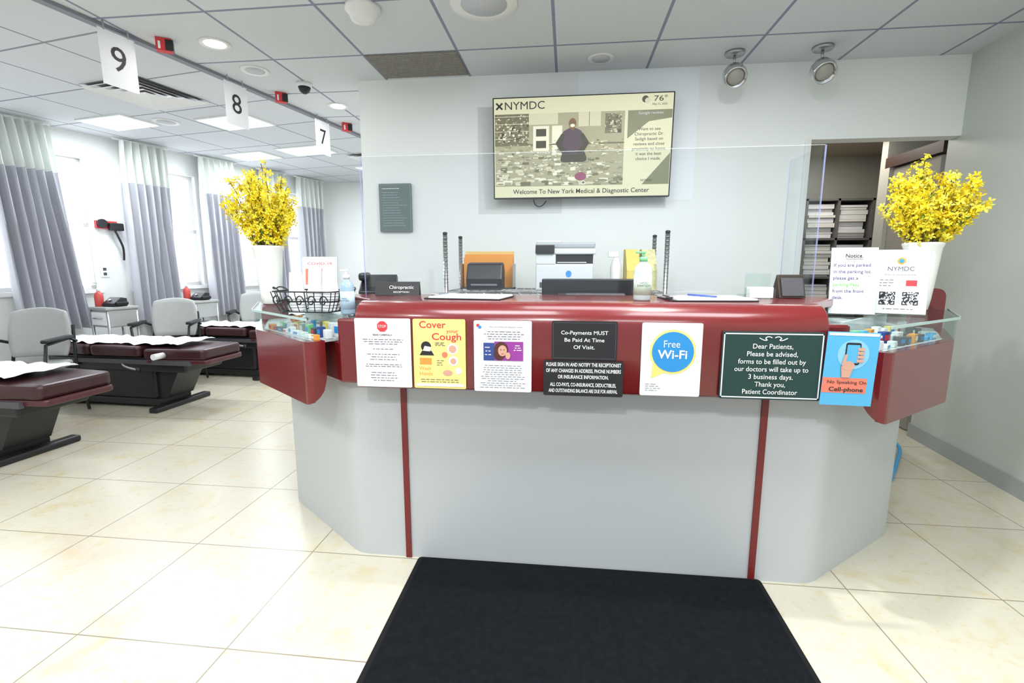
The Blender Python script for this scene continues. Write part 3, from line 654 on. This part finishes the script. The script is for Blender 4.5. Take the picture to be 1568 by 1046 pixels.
e=empty('spray_bottle',(.30,3.12,ZR)); lathe('bottle',[(.033,0),(.035,.01),(.035,.14),(.02,.19),(.012,.2)],WHITE,e); box('trigger',-.05,.015,-.012,.012,.2,.235,WHITE,e,bevel=.004)
e=empty('stapler',(.26,2.95,ZR)); box('base',-.07,.07,-.015,.015,0,.01,BLACK,e,bevel=.003); box('arm',-.07,.07,-.013,.013,.018,.04,REDP,e,bevel=.006,rot=(0,-.08,0)); box('hinge',.04,.06,-.012,.012,.008,.03,BLACK,e)

# ---------------- ceiling fixtures ----------------
def spot(x,y):
    e=empty('ceiling_spotlight',(x,y,CH)); lathe('canopy',[(.055,-.02),(.06,-.012),(.06,0)],STEEL,e); cyl('arm',.008,.06,STEEL,e,(0,0,-.075))
    lathe('head',[(.01,.07),(.045,.055),(.066,.02),(.07,-.02),(.066,-.05),(.058,-.052),(.05,-.02)],CHROME,e,(0,-.02,-.14),rot=(math.radians(-50),0,0))
    lathe('bulb',[(.02,.0),(.05,-.03),(.045,-.045),(.01,-.05)],em('bulb_dim',(.30,.29,.26),.15),e,(0,-.02,-.14),rot=(math.radians(-50),0,0))
spot(1.02,3.42); spot(1.53,3.40)
LIT=mat('lamp_lit',(1,1,1),.4,emit=(1,1,.98),estr=5,noise=.01)
def down(x,y,lit=True,r=.085,name='recessed_downlight',power=0):
    e=empty(name,(x,y,CH)); lathe('trim_ring',[(r*.72,-.004),(r,-.008),(r*1.03,0)],WHITE,e); 
    lathe('lens',[(r*.70,-.006),(r*.70,-.003)],LIT if lit else mat('grille_grey',(.55,.57,.6),.6,noise=.1,nscale=80),e)
    if power:
        l=bpy.data.lights.new('downlight_lamp','AREA'); l.shape='DISK'; l.size=r*1.0; l.energy=power; l.color=(1,.98,.95); lo=bpy.data.objects.new('downlight_lamp',l); link(lo,e,(0,0,-.02))
down(-2.14,2.94,power=4); down(-1.945,4.13,power=4); down(-2.16,3.35,False,.09,'ceiling_speaker'); down(-.45,2.68,False,.17,'ceiling_speaker'); down(.19,3.42,False,.085,'ceiling_speaker')
down(.70,1.78,r=.06,power=24); down(-.35,-.75,power=34); down(-1.9,.3,power=12)
down(-3.75,4.38,False,.11,'ceiling_speaker')
e=empty('smoke_detector',(-1.08,2.64,CH)); lathe('body',[(.03,-.07),(.06,-.065),(.075,-.03),(.09,-.02),(.09,0)],WHITE,e)
e=empty('dome_camera',(-1.95,3.61,CH)); lathe('base',[(.05,-.03),(.055,0)],WHITE,e); lathe('dome',[(.012,-.075),(.035,-.06),(.045,-.03)],BLACK,e)
def redbox(x,y):
    e=empty('fire_strobe_alarm',(x,y,CH),math.radians(35)); e.scale=(.8,.8,.8); box('housing',-.05,.05,-.03,.03,-.09,0,REDP,e,bevel=.004); box('lens',-.035,-.02,-.036,-.03,-.08,-.03,WHITE,e); box('black_side',.01,.06,-.034,.034,-.085,-.01,BLACK,e,bevel=.003)
redbox(-2.40,2.85); redbox(-2.24,3.78); redbox(-2.10,4.62)
e=empty('ceiling_return_grille',(-1.015,3.39,CH)); GR=mat('grille_brown',(.22,.21,.18),.7,noise=.5,nscale=70)
box('frame',-.30,.30,-.19,.19,-.006,0,GR,e)
SL=mat('slat',(.30,.29,.26),.6,noise=.1)
for k in range(22): box('slat',-.29,.29,-.18+.0165*k,-.174+.0165*k,-.010,-.006,SL,e)
def diffuser(x,y,rz):
    e=empty('air_diffuser',(x,y,CH),rz)
    for i,s in enumerate((.29,.23,.17,.11,.05)):
        pts=[(-s,-s),(s,-s),(s,s),(-s,s)]; inn=s-.045
        v=[(a,b,-.02+.002*i) for a,b in pts]+[(a*inn/s,b*inn/s,-.004) for a,b in pts]
        mesh('louver',v,[(k,(k+1)%4,4+(k+1)%4,4+k) for k in range(4)],WHITE,e)
    box('back',-.29,.29,-.29,.29,-.003,-.001,STEEL,e)
diffuser(-3.28,3.67,math.radians(-11.3)); diffuser(-2.35,6.1,math.radians(-11.3))
PAN=mat('troffer_lens',(.85,.92,1),.4,emit=(.70,.85,1),estr=.85,noise=.01)
def troffer(x,y,rz,lx=.58,ly=.28,power=0):
    e=empty('ceiling_light_panel',(x,y,CH),rz); box('frame',-lx-.02,lx+.02,-ly-.02,ly+.02,-.012,0,WHITE,e); box('lens',-lx,lx,-ly,ly,-.016,-.012,PAN,e)
    if power:
        l=bpy.data.lights.new('tube_light','AREA'); l.shape='RECTANGLE'; l.size=lx*2; l.size_y=ly*2; l.energy=power; l.color=(.93,.97,1); lo=bpy.data.objects.new('tube_light',l); link(lo,e,(0,0,-.03))
A=math.radians(-11.3)
for x,y in ((-4.2,4.34),(-3.1,4.45),(-3.05,5.6),(-3.85,5.8),(-2.6,6.7)): troffer(x,y,A,.27,.17,power=18)
for x,y,p in ((-.7,1.1,28),(1.1,1.1,24),(-.7,-.9,26),(1.1,-.9,28),(-3.2,1.0,32),(.2,2.0,14)): troffer(x,y,0,power=p)
ang=math.atan2(1,.185)
for x,y,n in ((-2.536,2.67,'9'),(-2.386,3.45,'8'),(-2.22,4.38,'7')):
    e=empty('hanging_number_sign',(x,y,CH-.015)); e.rotation_euler=(0,0,ang); e.scale=(.93,1,.93)
    plate('card',-.105,.105,-.34,-.03,PAPER,e,0,.002); text(e,n,0,-.185,.20,INK,-.004,w=.08)
    for sx in (-1,1): box('clip',sx*.07-.005,sx*.07+.005,-.003,.001,-.035,.014,STEEL,e)

# ---------------- ward: curtains ----------------
CG=mat('curtain_grey',(.52,.53,.58),.8,noise=.06,nscale=12); CW=mat('curtain_mesh',(.80,.84,.81),.8,noise=.04,nscale=90)
def curtain(s0,s1,b0,b1,zb,folds,off=.16):
    v=[];f=[];mi=[];n=folds*10; zs=[CH-.03,CH-.12,CH-.45,CH-.46,1.6,1.1,zb]
    for j,z in enumerate(zs):
        t=(CH-z)/(CH-zb)
        for i in range(n+1):
            u=i/n; s=(s0+(s1-s0)*u)*(1-t)+(b0+(b1-b0)*u)*t
            o=off+.065*(1+.4*t)*math.sin(u*folds*2*math.pi+.6*math.sin(3*u+t*2))+.015*math.sin(u*folds*4.3*math.pi+j)
            v.append((*WL(s+.02*math.cos(u*folds*2*math.pi),o),z))
    for j in range(len(zs)-1):
        for i in range(n):
            a=j*(n+1)+i; f.append((a,a+1,a+n+2,a+n+1)); mi.append(1 if j<2 else 0)
    e=empty('privacy_curtain',(0,0,0)); mesh('drape',v,f,[CG,CW],e,smooth=True,mi=mi)
    tube('track',[(*WL(s0-.05,off),CH-.02),(*WL(s1+.05,off),CH-.02)],.01,WHITE,e)
ys=lambda y:(y-1)*1.0418
curtain(ys(3.84),ys(4.28),ys(3.90),ys(4.45),.62,7)
curtain(ys(4.86),ys(5.30),ys(4.84),ys(5.34),.62,6)
curtain(ys(5.68),ys(6.12),ys(5.68),ys(6.15),.62,6)
curtain(ys(6.50),ys(6.9),ys(6.5),ys(6.9),.62,5)
curtain(ys(7.12),ys(7.6),ys(7.12),ys(7.6),.62,6)
curtain(ys(2.6),ys(3.0),ys(2.6),ys(3.0),.62,5)

# ---------------- ward: chiropractic tables ----------------
VIN=mat('vinyl_burgundy',(.040,.010,.013),.35,noise=.1); VIN2=mat('vinyl_side',(.075,.018,.022),.35,noise=.1)
def cushion(e,x0,x1,w0,w1,z0,z1,nm,m=VIN):
    pts=rounded([(x0,-w0),(x1,-w1),(x1,w1),(x0,w0)],.05)
    prism(nm,pts,z0,z1,m,e,bevel=.02)
def ctable(x,y,rz,ds=1):
    e=empty('chiropractic_table',(x,y,0),rz)
    box('floor_plate',-.55,.45,-.17,.17,.03,.09,BLACK,e,bevel=.01)
    for xx in (-.55,.50): box('cross_foot',xx-.04,xx+.04,-.30,.30,.0,.045,BLACK,e,bevel=.012)
    box('pedestal',-.48,.42,-.17,.17,.09,.36,BLACK,e,bevel=.02)
    prism_y('lift_arm',[(-.5,.09),(-.36,.09),(-.10,.40),(-.25,.40)],-.19,.19,DGREY,e); prism_y('lift_arm_b',[(.36,.09),(.5,.09),(.66,.38),(.40,.40)],-.14,.14,BLACK,e)
    box('chassis',-.62,.78,-.21,.21,.34,.47,BLACK,e,bevel=.015)
    for s in (-1,1):
        box('side_rail',-.55,.85,s*.23-.015,s*.23+.015,.41,.45,DGREY,e,bevel=.004)
        tube('drop_lever',[(.2,s*.24,.42),(.25,s*.31,.40),(.42,s*.31,.38)],.01,STEEL,e,smooth=True); cyl('knob',.018,.04,BLACK,e,(.42,s*.31,.36))
        cyl('knob_b',.02,.03,BLACK,e,(-.3,s*.245,.40),(math.radians(90*s),0,0))
    cushion(e,-.95,-.66,.11,.13,.50,.565,'head_cushion'); box('head_bar',-.9,-.6,-.03,.03,.44,.5,STEEL,e)
    cushion(e,-.64,-.12,.20,.275,.48,.57,'chest_cushion'); cushion(e,-.10,.40,.275,.275,.48,.57,'pelvic_cushion'); cushion(e,.42,.98,.27,.22,.46,.55,'leg_cushion')
    prism('leg_board',rounded([(.42,-.25),(1.0,-.21),(1.0,.21),(.42,.25)],.04),.42,.46,VIN2,e,bevel=.01)
    v=[];f=[];n=60
    for i in range(n+1):
        t=i/n; xx=-.93+1.66*t; w=.165+.045*min(1,max(0,(xx+.7)*4))
        z=.577 if xx>-.64 else .572
        z+=(.012*abs(math.sin(i*.55+.4*math.sin(i)))); 
        for k in range(9):
            yy=-w+2*w*k/8; zz=z+.006*math.sin(k*1.6+i*.8)
            v.append((xx,yy+.02*math.sin(i*.37),max(.574,zz)))
    for i in range(n):
        for k in range(8): a=i*9+k; f.append((a,a+1,a+10,a+9))
    mesh('exam_paper',v,f,PAPER,e,smooth=True)
    cyl('paper_roll_end',.025,.10,PAPER,e,(.62,-.25,.50),(math.radians(90),0,0))
ctable(-4.02,2.70,math.radians(-4)); ctable(-3.97,3.92,math.radians(-3)); ctable(-3.85,5.12,math.radians(-3)); ctable(-3.5,6.4,math.radians(-3))

CHG=mat('chair_grey',(.40,.41,.40),.45,noise=.04)
def chair(x,y,rz):
    e=empty('side_chair',(x,y,0),rz)
    v=[];f=[];nu,nv=14,8
    for j in range(nv+1):
        for i in range(nu+1):
            u=i/nu*2-1; t=j/nv; wd=.22*(1-.12*(2*t-1)**2); v.append((u*wd,.22+.06*t-.05*u*u,.50+.40*t-.03*t*u*u))
    for j in range(nv):
        for i in range(nu): a=j*(nu+1)+i; f.append((a,a+1,a+nu+2,a+nu+1))
    o=mesh('backrest',v,f,CHG,e,smooth=True); s=o.modifiers.new('s','SOLIDIFY'); s.thickness=.03; bv=o.modifiers.new('b','BEVEL'); bv.width=.01
    prism('seat',rrect(-.22,.22,-.24,.20,.06),.42,.47,CHG,e,bevel=.015)
    for s in (-1,1):
        tube('leg_frame',[(s*.23,-.22,.01),(s*.23,-.20,.42),(s*.25,-.18,.64),(s*.25,.10,.66),(s*.23,.22,.62)],.012,BLACK,e,smooth=False); tube('rear_leg',[(s*.23,.27,.01),(s*.22,.20,.45),(s*.2,.26,.75)],.012,BLACK,e)
        box('armrest',s*.25-.025,s*.25+.025,-.2,.12,.655,.685,BLACK,e,bevel=.01)
    tube('cross_bar',[(-.23,-.2,.40),(.23,-.2,.40)],.01,BLACK,e); tube('cross_bar_b',[(-.22,.2,.40),(.22,.2,.40)],.01,BLACK,e)
chair(-4.25,3.30,math.radians(20)); chair(-4.09,4.52,math.radians(22)); chair(-3.98,5.76,math.radians(22))
CART=mat('cart_grey',(.34,.35,.34),.5,noise=.04)
LR=mat('lotion_red',(.55,.07,.06),.3,noise=.03)
def cart(x,y,rz,h=.84):
    e=empty('equipment_cart',(x,y,0),rz); 
    for z in (.12,.45,h): box('shelf',-.15,.15,-.15,.15,z-.03,z,CART,e,bevel=.008)
    box('cabinet',-.14,.14,-.13,.14,h-.2,h-.03,CART,e,bevel=.01); box('drawer',-.12,.12,-.14,-.13,h-.18,h-.05,WHITE,e,bevel=.004); tube('pull',[(-.06,-.14,h-.11),(-.06,-.16,h-.11),(.06,-.16,h-.11),(.06,-.14,h-.11)],.005,STEEL,e)
    for sx in (-1,1):
        for sy in (-1,1): cyl('post',.012,h-.08,STEEL,e,(sx*.13,sy*.13,.06)); cyl('caster',.03,.02,BLACK,e,(sx*.13-.01,sy*.13,.03),(0,math.radians(90),0))
    m=empty('therapy_machine',(x+.05,y-.02,h+.001),rz+.2,scale=.6)
    prism_x('console',[(-.12,0),(.12,0),(.12,.13),(.02,.15),(-.12,.05)],-.14,.10,BLACK,m,bevel=.01)
    pts=[]
    for k in range(90): a=k*.9; pts.append((.13+.025*math.cos(a),-.1+.0022*k,.05+.025*math.sin(a)))
    tube('coiled_cord',pts,.006,BLACK,m); cyl('dial',.02,.015,STEEL,m,(-.05,-.05,.10),(math.radians(30),0,0))
    b=empty('lotion_bottle',(x-.10,y-.05,h+.001)); lathe('bottle',[(.035,0),(.037,.01),(.037,.10),(.03,.13),(.012,.15)],LR,b); lathe('cap',[(.013,.15),(.013,.18),(.005,.19),(.004,.23)],WHITE,b); box('spout',-.035,.006,-.005,.005,.225,.237,WHITE,b)
cart(-4.54,4.38,math.radians(-16)); cart(-4.36,5.30,math.radians(-16)); cart(-3.95,6.85,math.radians(-16))
e=empty('blood_pressure_gauge',(*WL(ys(4.74),.0),1.66),rot=(0,0,math.atan2(D2.y,D2.x)))
box('plate',-.10,.10,-.03,.0,-.03,.05,REDP,e,bevel=.005); box('cuff_holder',-.0,.13,-.09,-.03,-.05,.03,BLACK,e,bevel=.01); cyl('dial',.045,.03,BLACK,e,(-.05,-.03,.02),(math.radians(90),0,0)); tube('hose',[(.05,-.06,-.04),(.08,-.08,-.15),(.12,-.06,-.25),(.11,-.05,-.36)],.011,BLACK,e,smooth=True)
e=empty('wall_outlet',(*WL(ys(4.68),.0),1.18),rot=(0,0,math.atan2(D2.y,D2.x))); box('cover',-.04,.04,-.008,0,-.06,.06,WHITE,e,bevel=.003); box('socket',-.015,.015,-.010,-.008,.01,.04,INKG,e); box('socket_b',-.015,.015,-.010,-.008,-.04,-.01,INKG,e)

# ---------------- world & lights ----------------
w=bpy.data.worlds.new('world'); S.world=w; w.use_nodes=True; bg=w.node_tree.nodes['Background']; bg.inputs[0].default_value=(.86,.93,1,1); bg.inputs[1].default_value=.95
l=bpy.data.lights.new('hall_lamp','AREA'); l.size=.5; l.energy=9; l.color=(1,.94,.84); lo=bpy.data.objects.new('hall_lamp',l); link(lo,None,(2.2,4.5,2.28))
print('BUILD OK',len(bpy.data.objects))
